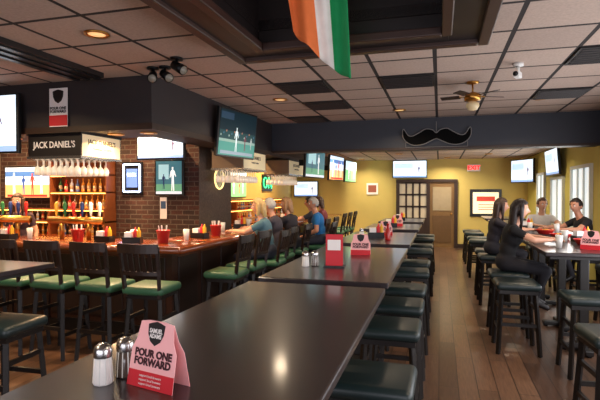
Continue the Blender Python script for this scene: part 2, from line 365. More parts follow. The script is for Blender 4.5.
# back wall items
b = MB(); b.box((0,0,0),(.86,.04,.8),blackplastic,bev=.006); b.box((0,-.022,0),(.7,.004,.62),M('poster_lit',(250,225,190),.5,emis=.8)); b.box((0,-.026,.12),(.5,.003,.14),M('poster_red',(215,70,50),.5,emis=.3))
for k in range(3): b.box((0,-.026,-.05-.07*k),(.4,.003,.02),M('poster_line',(120,80,60),.5))
b.obj('framed_poster',(1.28,YB-.03,1.33))
b = MB(); b.box((0,0,0),(.36,.05,.2),white,bev=.005); b.text('EXIT',.17,M('exit_red',(235,30,20),.4,emis=2),T(0,-.03,0),bold=.004); b.obj('exit_sign',(.95,YB-.04,2.35))
b = MB(); b.box((0,0,0),(.35,.03,.35),paperw); b.box((0,-.017,0),(.25,.004,.22),M('poster_brown',(150,80,60),.5)); b.obj('wall_poster',(-2.0,YB-.02,1.75))

# neon signs
def ring(b, c, r, tr, mat, X, n=28):
    for i in range(n):
        a0, a1 = 2*math.pi*i/n, 2*math.pi*(i+1)/n
        b.tube(X @ Vector((c[0]+r*math.cos(a0), 0, c[1]+r*math.sin(a0))), X @ Vector((c[0]+r*math.cos(a1), 0, c[1]+r*math.sin(a1))), tr, tr, mat, seg=6)
neonw = M('neon_white', (200,215,255), .3, emis=5); neony = M('neon_yellow', (255,225,150), .3, emis=1.5); neong = M('neon_green', (60,230,140), .3, emis=2.5)
b = MB(); b.box((0,.02,0),(.38,.03,.52),blackplastic)
for (p,q) in (((-.15,-.22),(.15,-.22)),((.15,-.22),(.15,.22)),((.15,.22),(-.15,.22)),((-.15,.22),(-.15,-.22))): b.tube((p[0],-.01,p[1]),(q[0],-.01,q[1]),.012,.012,neonw,seg=8)
b.box((0,0,0),(.2,.01,.3),M('neon_panel',(90,120,190),.4,emis=1.2)); b.text('BEER',.08,neonw,T(0,-.01,.05)); b.obj('neon_sign',(-4.78,6.765,1.86))
b = MB(); ring(b,(0,0),.17,.014,neony,Matrix()); b.tube((0,.015,0),(0,.03,0),.15,.15,M('clock_face',(150,150,130),.5,emis=.2),seg=28)
b.tube((0,.01,0),(0,.01,.11),.006,.004,blackmetal,6); b.tube((0,.01,0),(.07,.01,.02),.006,.004,blackmetal,6); b.obj('neon_clock',(-3.56,7.45,1.86),(0,0,H2))
b = MB(); ring(b,(-.2,0),.14,.012,neong,Matrix()); b.tube((.05,0,-.15),(.05,0,.15),.012,.012,neong,seg=6); b.tube((.05,0,.15),(.3,0,-.15),.012,.012,neong,seg=6); b.tube((.3,0,-.15),(.3,0,.15),.012,.012,neong,seg=6); b.box((0,.03,0),(.8,.02,.45),blackplastic); b.obj('neon_sign',(-4.555,12.6,1.9),(0,0,H2))
b = MB(); rdn = M('neon_red',(255,70,50),.3,emis=3); b.box((0,.03,0),(.7,.02,.3),blackplastic); b.text('OPEN',.22,rdn,T(0,.012,0),bold=.002); b.obj('neon_sign',(-4.555,8.8,1.85),(0,0,H2))

# ------------------------------------------------------------------ hanging glass racks with signs
def glass_rack(x0,x1,y0,y1,z0,z1,front,side):
    b = MB()
    b.bx(x0,x1,y0,y1,z1-.02,z1,blackwood); b.bx(x0,x0+.02,y0+.02,y1,z0,z1,blackwood); b.bx(x0,x1,y1-.02,y1,z0,z1,blackwood)
    b.bx(x0,x1,y0,y0+.02,z0,z1,inkb if front else M('rack_front',(120,100,78),.5)); b.bx(x1-.02,x1,y0+.02,y1,z0,z1,cream)
    for (xa,xb,ya,yb_) in ((x0-.01,x1+.01,y0-.015,y0),(x1,x1+.012,y0-.01,y1)):
        b.bx(xa,xb,ya,yb_,z0-.01,z0+.02,steel); b.bx(xa,xb,ya,yb_,z1-.03,z1,blackwood)
    if front: b.text("JACK DANIEL'S",.105,inkw,T((x0+x1)/2,y0-.004,(z0+z1)/2),bold=.002,sx=.85)
    b.text("JACK DANIEL'S",.075,inkb,T(x1+.004,(y0+y1)/2,(z0+z1)/2+.04,H2),bold=.001)
    b.text("TENNESSEE WHISKEY",.035,inkb,T(x1+.004,(y0+y1)/2,(z0+z1)/2-.04,H2))
    nx = int((x1-x0-.04)/.082); ny = int((y1-y0-.06)/.1)
    for j in range(ny): 
        b.bx(x0+.02,x1-.02,y0+.06+.1*j,y0+.07+.1*j,z0-.02,z0-.012,steel)
    b.bx(x0+.02,x0+.03,y0+.03,y1-.03,z0-.012,z0+.03,steel); b.bx(x1-.03,x1-.02,y0+.03,y1-.03,z0-.012,z0+.03,steel)
    prof = [(.033,0),(.031,-.004),(.006,-.012),(.0055,-.08),(.02,-.09),(.037,-.118),(.039,-.145),(.033,-.19),(.031,-.19),(.036,-.145),(.033,-.12),(.012,-.098)]
    for i in range(nx):
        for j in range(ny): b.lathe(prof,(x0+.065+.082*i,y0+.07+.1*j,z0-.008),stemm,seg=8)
    b.obj('hanging_glass_rack')
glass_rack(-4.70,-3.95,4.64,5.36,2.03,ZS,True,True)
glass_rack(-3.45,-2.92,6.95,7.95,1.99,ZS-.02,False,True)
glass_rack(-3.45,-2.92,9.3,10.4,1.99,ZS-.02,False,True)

def shield(b, X, s, mat):
    pts = [(-.5,.42),(-.25,.5),(0,.56),(.25,.5),(.5,.42),(.46,0),(.3,-.32),(0,-.5),(-.3,-.32),(-.46,0)]
    b.prism([(p[0]*s,p[1]*s) for p in pts],.001,mat,X)
b = MB(); b.box((0,0,0),(.25,.006,.44),paperw); b.box((0,-.004,-.15),(.25,.003,.12),paperr); shield(b,T(0,-.006,.12),.15,inkb)
b.text('POUR ONE\nFORWARD',.045,inkb,T(0,-.008,-.03),bold=.001); b.obj('wall_poster',(-4.2,4.574,2.60))
b = MB(); b.box((0,0,0),(.12,.006,.34),paperw); b.box((0,-.004,.05),(.09,.003,.12),M('poster_blue',(60,90,130),.5)); b.obj('wall_poster',(-4.22,6.79,1.38))

# ------------------------------------------------------------------ bar equipment
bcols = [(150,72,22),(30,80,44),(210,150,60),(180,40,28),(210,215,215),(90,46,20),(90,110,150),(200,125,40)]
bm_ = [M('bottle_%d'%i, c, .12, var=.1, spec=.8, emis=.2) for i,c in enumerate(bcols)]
label = M('bottle_label',(205,180,140),.6)
led = M('shelf_light',(255,165,75),.4,emis=9)
def bottle(b,x,y,z,s=1.0):
    m = random.choice(bm_); r = random.uniform(.032,.042)*s; h = random.uniform(.17,.2)*s; n = random.uniform(.07,.1)*s
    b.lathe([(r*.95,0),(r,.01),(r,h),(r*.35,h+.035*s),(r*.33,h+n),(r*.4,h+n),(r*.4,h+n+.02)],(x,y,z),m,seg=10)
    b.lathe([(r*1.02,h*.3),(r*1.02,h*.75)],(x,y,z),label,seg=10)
shelfw = M('shelf_wood',(120,64,30),.4,var=.2)
b = MB()
b.bx(-7.4,-5.1,6.35,6.79,0,.9,darkwood); b.bx(-7.4,-5.1,6.3,6.79,.9,.94,redwood)
for z in (1.14,1.34): b.bx(-7.4,-5.1,6.5,6.79,z,z+.025,shelfw); b.bx(-7.35,-5.12,6.5,6.52,z-.012,z,led)
for x in (-7.4,-6.2,-5.13): b.bx(x,x+.03,6.5,6.79,.94,1.34,shelfw)
for z in (1.62,1.90,2.16): b.bx(-6.2,-5.1,6.55,6.79,z,z+.02,shelfw); b.bx(-6.18,-5.12,6.55,6.57,z-.012,z,led)
for x in (-6.2,-5.12): b.bx(x,x+.02,6.55,6.79,1.36,2.16,shelfw)
b.bx(-6.2,-5.1,6.775,6.79,1.36,2.16,shelfw)
b.obj('back_bar_cabinet')
b = MB()
for z in (.941,1.166,1.366):
    for i in range(20):
        x = -7.32+.11*i
        if abs(x+6.185)<.06 or (z>1.3 and x<-6.14): continue
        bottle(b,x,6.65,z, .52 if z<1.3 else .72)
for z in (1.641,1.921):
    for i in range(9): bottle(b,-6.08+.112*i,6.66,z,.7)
b.obj('liquor_bottles')
b = MB()
b.bx(-4.595,-4.15,8.2,13.6,0,.9,darkwood); b.bx(-4.595,-4.1,8.1,13.7,.9,.94,redwood)
for z in (1.22,1.44): b.bx(-4.595,-4.35,8.2,13.6,z,z+.025,shelfw); b.bx(-4.37,-4.35,8.25,13.5,z-.012,z,led)
for y in (8.2,10,11.8,13.57): b.bx(-4.595,-4.35,y,y+.03,.94,1.44,shelfw)
b.obj('liquor_shelf')
b = MB()
for z in (.941,1.246):
    for i in range(48): 
        y = 8.3+.11*i
        if min(abs(y-q-.015) for q in (8.2,10,11.8,13.57))<.07: continue
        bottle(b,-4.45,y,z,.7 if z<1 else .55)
b.obj('spirit_bottles')
tapc = [M('tap_%d'%i,c,.3) for i,c in enumerate([(230,230,225),(200,40,30),(40,110,60),(230,180,60),(30,50,110),(20,20,20)])]
def taps(x0,x1,y,posts):
    b = MB()
    for x in posts: b.tube((x,y,1.051),(x,y,1.27),.03,.028,brass)
    b.tube((x0,y,1.28),(x1,y,1.28),.045,.045,brass,seg=16)
    n = int((x1-x0-.1)/.13)
    for i in range(n+1):
        x = x0+.07+.13*i; b.tube((x,y,1.28),(x,y+.08,1.27),.012,.012,steel,8); b.tube((x,y+.08,1.28),(x,y+.10,1.20),.01,.008,steel,8)
        b.lathe([(.008,0),(.012,.04),(.022,.10),(.024,.17),(.012,.2)],(x,y+.05,1.31),random.choice(tapc),seg=10)
    b.obj('beer_tap_tower')
taps(-7.1,-5.1,5.05,(-6.9,-6.3,-5.7,-5.3)); taps(-4.75,-3.95,5.0,(-4.55,-4.15))
def caddy(x,y,z,rz=0):
    b = MB(); b.box((0,0,.006),(.2,.12,.012),blackplastic)
    for s in (-1,1): b.box((0,s*.057,.04),(.2,.006,.06),blackplastic); b.box((s*.097,0,.04),(.006,.12,.06),blackplastic)
    b.box((-.04,0,.07),(.08,.09,.11),inkw)
    for q,m in ((.03,paperr),(.07,M('mustard',(225,170,30),.4))):
        b.lathe([(.022,0),(.024,.01),(.024,.12),(.012,.14),(.004,.17)],(q,.0,.012),m,seg=12)
    return b.obj('condiment_caddy',(x,y,z),(0,0,rz))
for (x,y) in ((-3.75,4.78),(-3.35,4.75),(-5.1,4.72),(-2.9,5.5),(-3.1,7.25),(-3.1,9.6)): caddy(x,y,1.051,random.uniform(-.3,.3))
def glasses(pts, z, fill=None):
    b = MB()
    for (x,y) in pts:
        b.lathe([(.028,0),(.038,.13),(.035,.13),(.027,.012)],(x,y,z),glassrim,seg=12)
        if fill: b.lathe([(.0285,.008),(.0345,.10)],(x,y,z+.002),fill,seg=12)
    b.obj('drinking_glasses')
glasses(((-3.55,5.05),(-3.48,4.98),(-4.95,4.9),(-2.95,5.25),(-3.1,6.6),(-3.1,7.6),(-3.05,8.3)),1.051)
def bucket(x,y,z,m):
    b = MB(); b.lathe([(.055,0),(.075,.14),(.079,.14),(.079,.147),(.07,.147),(.052,.01)],(0,0,0),m,seg=20)
    for i in range(5): a=i*1.25; b.tube((.03*math.cos(a),.03*math.sin(a),.02),(.05*math.cos(a),.05*math.sin(a),.2),.006,.006,white,6)
    return b.obj('utensil_bucket',(x,y,z))
rb = M('bucket_red',(190,40,40),.4)
bucket(-4.07,4.72,1.051,rb); bucket(-3.02,4.85,1.051,rb); bucket(-2.85,5.85,1.051,rb)

# ------------------------------------------------------------------ tabletop things
def shaker(x,y,z,fill,s=1.0):
    b = MB(); fl = salt if fill=='s' else pepper
    seg = 10
    b.lathe([(.029*s,0),(.031*s,.006*s),(.028*s,.05*s),(.024*s,.085*s)],(0,0,0),fl if fill=='s' else M('pepper_glass',(88,74,66),.08,var=.3,scale=90,spec=1.0),seg=seg)
    for k in range(seg):
        a=2*math.pi*k/seg; b.tube((.0295*s*math.cos(a),.0295*s*math.sin(a),.004*s),(.0245*s*math.cos(a),.0245*s*math.sin(a),.085*s),.0022*s,.0018*s,glassrim,6)
    b.lathe([(.027*s,.083*s),(.028*s,.086*s),(.028*s,.105*s),(.024*s,.117*s),(.012*s,.125*s),(.002,.127*s)],(0,0,0),steel,seg=20)
    for k in range(5): a=2*math.pi*k/5; b.sph((.009*s*math.cos(a),.009*s*math.sin(a),.124*s),.0018*s,inkb,6,4)
    return b.obj('salt_shaker' if fill=='s' else 'pepper_shaker',(x,y,z))
def tent(x,y,z,rz,w=.180,h=.190,d=.075,simple=False):
    """folded A-frame card; front edge at local y=-d/2"""
    b = MB(); al = math.atan2(d/2, h); L = math.hypot(h, d/2)
    for sgn in (-1,1):
        base = Matrix.Rotation(math.pi if sgn>0 else 0,4,'Z') @ Matrix.Translation((0,-d/2,0)) @ Matrix.Rotation(-al,4,'X')
        hw = w/2
        out = [(-hw,0),(hw,0),(hw*.98,L*.55),(hw*.80,L*.72),(hw*.72,L*.97),(hw*.35,L),(-hw*.35,L),(-hw*.72,L*.97),(-hw*.80,L*.72),(-hw*.98,L*.55)]
        b.prism(out,.0012,paperp,base)
        b.prism([(-hw,0),(hw,0),(hw*.992,L*.24),(-hw*.992,L*.24)],.0008,paperr,base @ Matrix.Translation((0,-.0009,0)))
        shield(b, base @ Matrix.Translation((0,-.0012,L*.80)), L*.34, inkb)
        if not simple:
            b.text('SAMUEL\nADAMS', L*.09, inkw, base @ Matrix.Translation((0,-.0018,L*.81)), .0002, bold=.0005, sx=.8)
        b.text('POUR ONE\nFORWARD', L*.15, inkm, base @ Matrix.Translation((0,-.0014,L*.44)), .0003, bold=.0014)
        if not simple:
            for k in range(3): b.text('support local brewers', L*.05, inkw, base @ Matrix.Translation((0,-.002,L*(.06+.06*k))), .0002)
    return b.obj('table_tent_card',(x,y,z),(0,0,rz))
Z = HT+.0005
shaker(-.967,1.222,Z,'s',.96); shaker(-.940,1.292,Z,'p',.96)
tent(-.80,1.255,Z,-.22)
shaker(-1.0,3.62,Z,'s',.95); shaker(-.935,3.66,Z,'p',.95)
b = MB(); b.box((0,0,.006),(.16,.1,.012),blackplastic)
for s in (-1,1): b.box((0,s*.018,.13),(.13,.003,.24),paperr,rot=(s*.05,0,0)); b.box((0,s*.0225,.17),(.10,.002,.08),inkw,rot=(s*.05,0,0))
b.obj('menu_holder',(-.78,3.66,Z),(0,0,.1))
tent(-.70,4.45,Z,.1,simple=True)
caddy(-.78,6.2,Z,.2); tent(-.7,6.6,Z,.1,simple=True); shaker(-.95,6.1,Z,'s'); caddy(-.78,8.2,Z,.1); tent(-.7,8.5,Z,0,simple=True); caddy(-.78,10.2,Z,0)
b = MB(); b.lathe([(.03,0),(.032,.01),(.032,.12),(.014,.15),(.012,.19),(.015,.19),(.015,.2)],(0,0,0),M('ketchup',(170,25,20),.25),seg=16); b.obj('ketchup_bottle',(-.6,5.9,Z))
def food_basket(x,y,z):
    b = MB(); red = M('basket_red',(205,40,36),.4)
    b.lathe([(.085,0),(.12,.055),(.125,.06),(.118,.06),(.08,.006)],(0,0,0),red,seg=20)
    for i in range(12):
        a=random.uniform(0,6.28); r=random.uniform(0,.07); b.box((r*math.cos(a),r*math.sin(a),.045+random.uniform(0,.02)),(.06,.009,.009),M('fries',(225,175,80),.6),rot=(0,random.uniform(-.4,.4),a*2))
    b.obj('food_basket',(x,y,z))
food_basket(1.45,6.7,Z); food_basket(1.55,6.0,Z); tent(1.47,5.5,Z,-.5,simple=True); caddy(1.6,6.35,Z,.3); caddy(1.3,8.2,Z); food_basket(1.42,7.45,Z)
glasses(((1.2,5.6),(1.7,5.8),(1.42,6.35),(1.6,7.6),(1.3,7.9),(1.4,10.2)),Z,M('cola',(60,28,16),.2))

# ------------------------------------------------------------------ ceiling fixtures
def flag():
    b = bmesh.new(); nu, nv = 24, 20; g = []
    for i in range(nu+1):
        u = i/nu; row = []
        for j in range(nv+1):
            v = j/nv; zt = 3.30; zb_ = 2.72-.36*u**.8
            z = zt+(zb_-zt)*v; x = .44*(u-.5)*(1-.10*v)+.07*v
            y = .05*math.sin(u*9+v*2)*(.3+.7*v)+.03*math.sin(u*17)
            row.append(b.verts.new((x,y,z)))
        g.append(row)
    for i in range(nu):
        for j in range(nv):
            f = b.faces.new((g[i][j],g[i+1][j],g[i+1][j+1],g[i][j+1])); f.smooth = True
            q = (i+.5)/nu
            f.material_index = 0 if q < .44 else (1 if q < .70 else 2)
    me = bpy.data.meshes.new('flag'); b.to_mesh(me); b.free()
    for m in (M('flag_orange',(228,115,58),.8,emis=.12),M('flag_white',(228,222,215),.8,emis=.1),M('flag_green',(24,145,84),.8,emis=.1)): me.materials.append(m)  # faint glow in the cloth stands in for light passing through
    o = bpy.data.objects.new('cloth', me); sc.collection.objects.link(o)
    md = o.modifiers.new('s','SOLIDIFY'); md.thickness = .002
    e = bpy.data.objects.new('tricolour_flag', None); sc.collection.objects.link(e); e.location = (-.83,3.15,0); e.rotation_euler=(0,0,.15)
    r = MB(); r.tube((-.26,0,3.305),(.26,0,3.305),.008,.008,brass); rod = r.obj('rod')
    o.parent = e; rod.parent = e
flag()
def cat(pts, n=5):
    out = []; L = len(pts)
    for i in range(L):
        p0,p1,p2,p3 = [Vector(pts[(i+k-1)%L]) for k in range(4)]
        for k in range(n):
            t = k/n; out.append(tuple(.5*((2*p1)+(p2-p0)*t+(2*p0-5*p1+4*p2-p3)*t*t+(3*p1-p0-3*p2+p3)*t**3)))
    return out
half = [(.06,.10),(.17,.12),(.28,.06),(.38,.01),(.46,.02),(.54,.13),(.55,.0),(.48,-.10),(.36,-.15),(.22,-.14),(.1,-.09)]
full = [(0,.05)]+half+[(0,-.05)]+[(-x,z) for x,z in reversed(half)]
ms = cat(full); mst = M('moustache_black',(2,2,2),.7,spec=.1); msl = M('outline_grey',(120,118,116),.5)
b = MB(); b.prism(ms,.014,mst,T(0,-.006,0))
for i in range(len(ms)):
    p,q = ms[i],ms[(i+1)%len(ms)]; b.tube((p[0],-.006,p[1]),(q[0],-.006,q[1]),.008,.008,msl,5)
for p,q in (((0,.05),(0,.24)),((-.5,-.185),(.5,-.185)),((-.5,-.185),(-.5,-.08)),((.5,-.185),(.5,-.08))): b.tube((p[0],0,p[1]),(q[0],0,q[1]),.005,.005,msl,5)
b.obj('moustache_decoration',(-.06,8.456,2.58))
b = MB(); b.lathe([(.07,0),(.07,-.02),(.02,-.03)],(0,0,0),brass,20); b.tube((0,0,-.02),(0,0,-.14),.01,.01,brass)
b.lathe([(.03,-.12),(.08,-.14),(.095,-.17),(.09,-.21),(.04,-.225)],(0,0,0),brass,24)
b.lathe([(.035,-.225),(.07,-.25),(.075,-.28),(.05,-.32),(.01,-.33)],(0,0,0),M('globe',(200,180,140),.4,emis=.15),20)
for k in range(5):
    a = k*2*math.pi/5+.4; ca,sa = math.cos(a),math.sin(a)
    b.beam((.07*ca,.07*sa,-.165),(.15*ca,.15*sa,-.165),.03,.008,brass); b.box((.25*ca,.25*sa,-.165),(.22,.09,.008),darkwood,rot=(.2,0,a),bev=.003)
b.obj('ceiling_fan',(.36,5.93,ZC))
def cctv(loc, rz):
    b = MB(); b.tube((0,0,0),(0,0,-.03),.05,.05,white); b.tube((0,0,-.03),(0,0,-.1),.015,.015,white); b.box((0,-.03,-.12),(.06,.12,.06),white,bev=.01); b.tube((0,-.09,-.12),(0,-.1,-.12),.024,.024,blackplastic)
    b.obj('security_camera',loc,(0,0,rz))
cctv((.74,5.2,ZC),-.4)
def spot(loc, rz, m=white):
    b = MB(); b.tube((0,0,0),(0,0,-.02),.06,.06,blackmetal); b.tube((0,0,-.02),(0,0,-.08),.012,.012,blackmetal); b.tube((0,.04,-.06),(0,-.09,-.13),.04,.05,blackmetal,16); b.tube((0,-.088,-.129),(0,-.094,-.132),.04,.04,M('lamp_glass',(120,115,105),.2,emis=.1),16)
    b.obj('spotlight',loc,(0,0,rz))
spot((-2.82,4.35,ZC),.5); spot((-2.68,4.35,ZC),1.0); spot((-2.4,4.1,ZC),1.3)
def vent(x,y,z=ZC):
    b = MB(); b.box((0,0,-.008),(.59,.59,.016),M('vent_dark',(26,22,22),.6))
    for k in range(7): b.box((0,-.24+.08*k,-.02),(.54,.02,.014),M('vent_louver',(44,38,37),.5),rot=(.5,0,0))
    b.obj('ceiling_vent',(x,y,z))
for (x,y) in ((-1.3,5.35),(-1.55,6.7),(-.1,5.6),(1.6,5.0),(-1.9,7.9),(1.7,6.6)): vent(round((x-.3+.05)/.61)*.61+.255, round((y+.12)/.61)*.61+.185)
def downlight(x,y,z,w,col=(1,.78,.54),size=.16, geo=True, spread=math.radians(150)):
    if geo:
        b = MB(); b.lathe([(.10,0),(.10,-.012),(.075,-.014),(.07,-.004)],(0,0,0),brass,24); b.tube((0,0,-.002),(0,0,-.006),.07,.07,M('lamp_glow2',(255,200,135),.4,emis=.9),20)
        b.obj('recessed_downlight',(x,y,z))
    if w:
        l = bpy.data.lights.new('downlight','AREA'); l.shape='DISK'; l.size=size; l.energy=w; l.color=col; l.spread=spread
        o = bpy.data.objects.new('downlight_lamp', l); o.location=(x,y,z-.03); sc.collection.objects.link(o)
for (x,y) in ((-2.65,2.1),(-2.65,3.3),(1.2,2.0),(1.4,4.5),(1.3,7.2),(-2.1,6.3),(-.6,7.6),(-2.4,.4)): downlight(x,y,ZC,16)
for (x,y) in ((-4.6,3.5),(-5.4,2.0)): downlight(x,y,ZC,32,(1,.70,.40))
for (x,y) in ((-1.0,10.0),(1.2,10.4),(-1.0,12.6),(1.2,13.2),(0.2,14.3),(-2.2,11.3),(-2.2,14.2)): downlight(x,y,ZF,27,(1,.86,.62))
for (x,y) in ((-3.3,5.0),(-5.3,5.0),(-3.75,5.0),(-6.6,5.0)): downlight(x,y,ZS,28,(1,.62,.32))
for (x,y) in ((-5.6,6.1),(-4.3,6.0),(-6.8,5.9),(-4.0,8.8),(-3.95,10.4),(-3.95,12.2)): downlight(x,y,ZC,58,(1,.64,.34))

# ------------------------------------------------------------------ people
def seg_dist(p,a,b_):
    ab=b_-a; t=max(0,min(1,(p-a).dot(ab)/max(ab.dot(ab),1e-9))); return (p-(a+ab*t)).length, t
def person(name, loc, rz, shirt, pants, skin, hair, hairstyle='short', s=SH, scale=1.0, standing=False, sleeves='short', lean=0.0, headyaw=0.0, arms='table', female=False):
    skm = M('skin_%d_%d_%d'%skin, skin, .5, var=.06, scale=30); shm = M('cloth_%d_%d_%d'%shirt, shirt, .85, var=.12, scale=40, bump=.2)
    pam = M('pants_%d_%d_%d'%pants, pants, .85, var=.12, scale=60, bump=.2); ham = M('hair_%d_%d_%d'%hair, hair, .5, var=.4, scale=60, stretch=(3,3,.4), bump=.5)
    shoe = M('shoe_dark',(25,22,22),.5); lip = M('lip_%d'%skin[0],(int(skin[0]*.75),int(skin[1]*.5),int(skin[2]*.5)),.4)
    eyew = M('eye_white',(235,232,228),.2,var=.02); eyed = M('eye_iris',(45,32,24),.1); brow = ham
    V = Vector
    k = .93 if female else 1.0
    L = lean
    bones = []
    if standing:
        s = .86; kn = lambda x:(x*.10,.02,.48); an = lambda x:(x*.10,-.01,.09); toe = lambda x:(x*.12,.15,.04)
    else:
        kn = lambda x:(x*.13,.41,s+.03); an = lambda x:(x*.12,.28,s-.32); toe = lambda x:(x*.13,.42,s-.385)
    pel = V((0,0,s+.10))
    for x in (-1,1):
        bones += [(V((x*.085,.01,s+.09)),V(kn(x)),.088*k,.058,'p'),(V(kn(x)),V(an(x)),.056,.038,'p'),(V(an(x)),V(toe(x)),.040,.030,'f')]
    waist=V((0,.01+L*.2,s+.24)); chest=V((0,.03+L*.6,s+.39)); nb=V((0,.04+L*.9,s+.53)); hb=V((0,.07+L*1.1,s+.60))
    ell = [(pel,(.165,.12,.115),'p'),(waist,(.135*k,.10*k,.14),'s'),(chest,(.165*k,.115*k,.165),'s')]
    if female: ell.append((chest+V((0,.06,-.01)),(.13,.075,.075),'s'))
    bones.append((nb-V((0,.01,.05)),hb+V((0,.01,.03)),.052*k,.048*k,'k'))
    sh = [V((x*.165*k,.03+L*.85,s+.475)) for x in (-1,1)]
    bones.append((sh[0],sh[1],.058,.058,'s'))
    hands = []
    for i,x in enumerate((-1,1)):
        if arms=='table': el = V((x*.24,.26,s+.375)); wr = V((x*.11,.46,s+.372)); 
        elif arms=='reach' : el = V((x*.25,.25+L*.3,s+.37)); wr = V((x*.20,.49,s+.372))
        elif arms=='lap': el = V((x*.24,.05,s+.25)); wr = V((x*.15,.27,s+.155))
        else: el = V((x*.23,.0,s+.22)); wr = V((x*.23,.08,s-.02))
        mid = sh[i].lerp(el,.55)
        bones += [(sh[i],mid,.056,.048,'s'),(mid,el,.047,.038,'s' if sleeves=='long' else 'k'),(el,wr,.038,.024,'s' if sleeves=='long' else 'k')]
        hands.append((wr,(wr-el).normalized(),x))
    b = MB(); dm = skm
    for a,c,r1,r2,t in bones:
        b.tube(a,c,r1,r2,dm,seg=14); b.sph(a,r1,dm,14,10); b.sph(c,r2,dm,14,10)
    for c,r,t in ell: b.sph(c,r,dm,20,14)
    o = b.obj('tmp_body'); md = o.modifiers.new('r','REMESH'); md.mode='VOXEL'; md.voxel_size=.014; md2=o.modifiers.new('s','SMOOTH'); md2.iterations=5; md2.factor=.6
    dg = bpy.context.evaluated_depsgraph_get(); me = bpy.data.meshes.new_from_object(o.evaluated_get(dg)); bpy.data.objects.remove(o)
    out = MB()
    for m in (skm,shm,pam,shoe): out.mi(m)
    out.bm.from_mesh(me); bpy.data.meshes.remove(me)
    tag2 = {'k':0,'s':1,'p':2,'f':3}
    for f in out.bm.faces:
        f.smooth=True; p=f.calc_center_median(); best=(9,0)
        for a,c,r1,r2,t in bones:
            d,tt=seg_dist(p,a,c); d-=r1+(r2-r1)*tt
            if d<best[0]: best=(d,tag2[t])
        for c,r,t in ell:
            q=p-c; d=(V((q.x/r[0],q.y/r[1],q.z/r[2])).length-1)*min(r)
            if d<best[0]: best=(d,tag2[t])
        f.material_index=best[1]
    for wr,d,x in hands:
        up = V((0,0,1)); 
        if abs(d.z)>.8: up = V((0,1,0))
        sd = d.cross(up).normalized(); up = sd.cross(d).normalized()
        pc = wr+d*.05
        R = Matrix((sd,d,up)).transposed().to_4x4()
        t = bmesh.new(); bmesh.ops.create_uvsphere(t,u_segments=14,v_segments=10,radius=1); bmesh.ops.scale(t,vec=(.04,.052,.017),verts=t.verts)
        out.merge(t,skm,True,Matrix.Translation(pc)@R)
        for q,ln in ((-.030,.062),(-.010,.074),(.010,.070),(.029,.055)):
            p0=wr+d*.085+sd*q; p1=p0+d*ln*.45+sd*q*.15+up*.006; p2=p1+d*ln*.33-up*.010; p3=p2+d*ln*.22-up*.014
            for a,c,r1,r2 in ((p0,p1,.0092,.0085),(p1,p2,.0085,.0078),(p2,p3,.0078,.0065)):
                out.tube(a,c,r1,r2,skm,8); out.sph(c,r2,skm,8,6)
        ts = -1.0 if sd.x*x>0 else 1.0
        p0=wr+d*.03+sd*ts*.028; p1=p0+d*.028+sd*ts*.022; p2=p1+d*.03+sd*ts*.006-up*.004
        out.tube(p0,p1,.012,.010,skm,8); out.sph(p1,.010,skm,8,6); out.tube(p1,p2,.010,.0075,skm,8); out.sph(p2,.0075,skm,8,6)
    hc = hb+V((0,.02,.105)); HX = Matrix.Translation(hc)@Matrix.Rotation(headyaw,4,'Z')@Matrix.Rotation(-.08,4,'X')@Matrix.Scale(.97,4)
    def hd(n, off=0.0, bumps=True):
        x,y,z=n; R=V((.074,.092,.112))
        if z<0: R=V((.074*(1-.30*(-z)**1.3),.092*(1-.12*(-z)),.112))
        p=V((x*R.x,y*R.y,z*R.z))
        if y<0 and z<0: p.y*=1-.35*(-z)
        if y>0 and bumps:
            g=lambda cx,cz,w,h:math.exp(-((x-cx)/w)**2-((z-cz)/h)**2)
            p.y += .026*g(0,-.18,.13,.13)+.012*g(0,.0,.10,.16)+.006*g(0,-.50,.28,.10)+.010*g(0,-.85,.3,.18)-.010*g(.42,.05,.2,.13)-.010*g(-.42,.05,.2,.13)+.005*g(.4,.25,.3,.1)+.005*g(-.4,.25,.3,.1)-.004*g(0,-.62,.3,.06)
        return p+V(n)*off
    t=bmesh.new(); bmesh.ops.create_uvsphere(t,u_segments=40,v_segments=32,radius=1)
    lipfaces=[]
    for f in t.faces:
        c=f.calc_center_median()
        if c.y>.5 and abs(c.x)<.26 and -.56<c.z<-.43: lipfaces.append(f.index)
    t.faces.ensure_lookup_table()
    for v in t.verts: v.co=hd(v.co.normalized())
    li=out.mi(lip); si=out.mi(skm)
    for f in t.faces: f.smooth=True; f.material_index=si
    for i in lipfaces: t.faces[i].material_index=li
    t.transform(HX); m2=bpy.data.meshes.new('h'); t.to_mesh(m2); t.free(); out.bm.from_mesh(m2); bpy.data.meshes.remove(m2)
    for x in (-1,1):
        out.sph(HX@V((x*.030,.078,.006)),.0115,eyew,12,8); out.sph(HX@V((x*.030,.0865,.006)),.0055,eyed,8,6)
        out.sph(HX@V((x*.030,.088,.028)),(.017,.005,.0035),brow,10,6,rot=(0,0,headyaw))
        t=bmesh.new(); bmesh.ops.create_uvsphere(t,u_segments=12,v_segments=8,radius=1); bmesh.ops.scale(t,vec=(.010,.018,.030),verts=t.verts)
        out.merge(t,skm,True,HX@Matrix.Translation((x*.076,-.006,-.008))@Matrix.Rotation(x*.35,4,'Z'))
    if hairstyle!='bald':
        th=.012 if hairstyle=='short' else .018
        t=bmesh.new(); bmesh.ops.create_uvsphere(t,u_segments=32,v_segments=24,radius=1)
        low = -.35 if hairstyle=='short' else -.75
        kill=[f for f in t.faces if (lambda c:(c.y>.30 and c.z<.52+.1*(1-abs(c.x))) or (c.y>-.12 and c.z<(.05 if hairstyle=='short' else -.55)) or c.z<low)(f.calc_center_median().normalized())]
        bmesh.ops.delete(t,geom=kill,context='FACES')
        for v in t.verts:
            n=v.co.normalized(); v.co=hd(n,th+.004*math.sin(n.x*19)*math.cos(n.y*17+n.z*9),False)
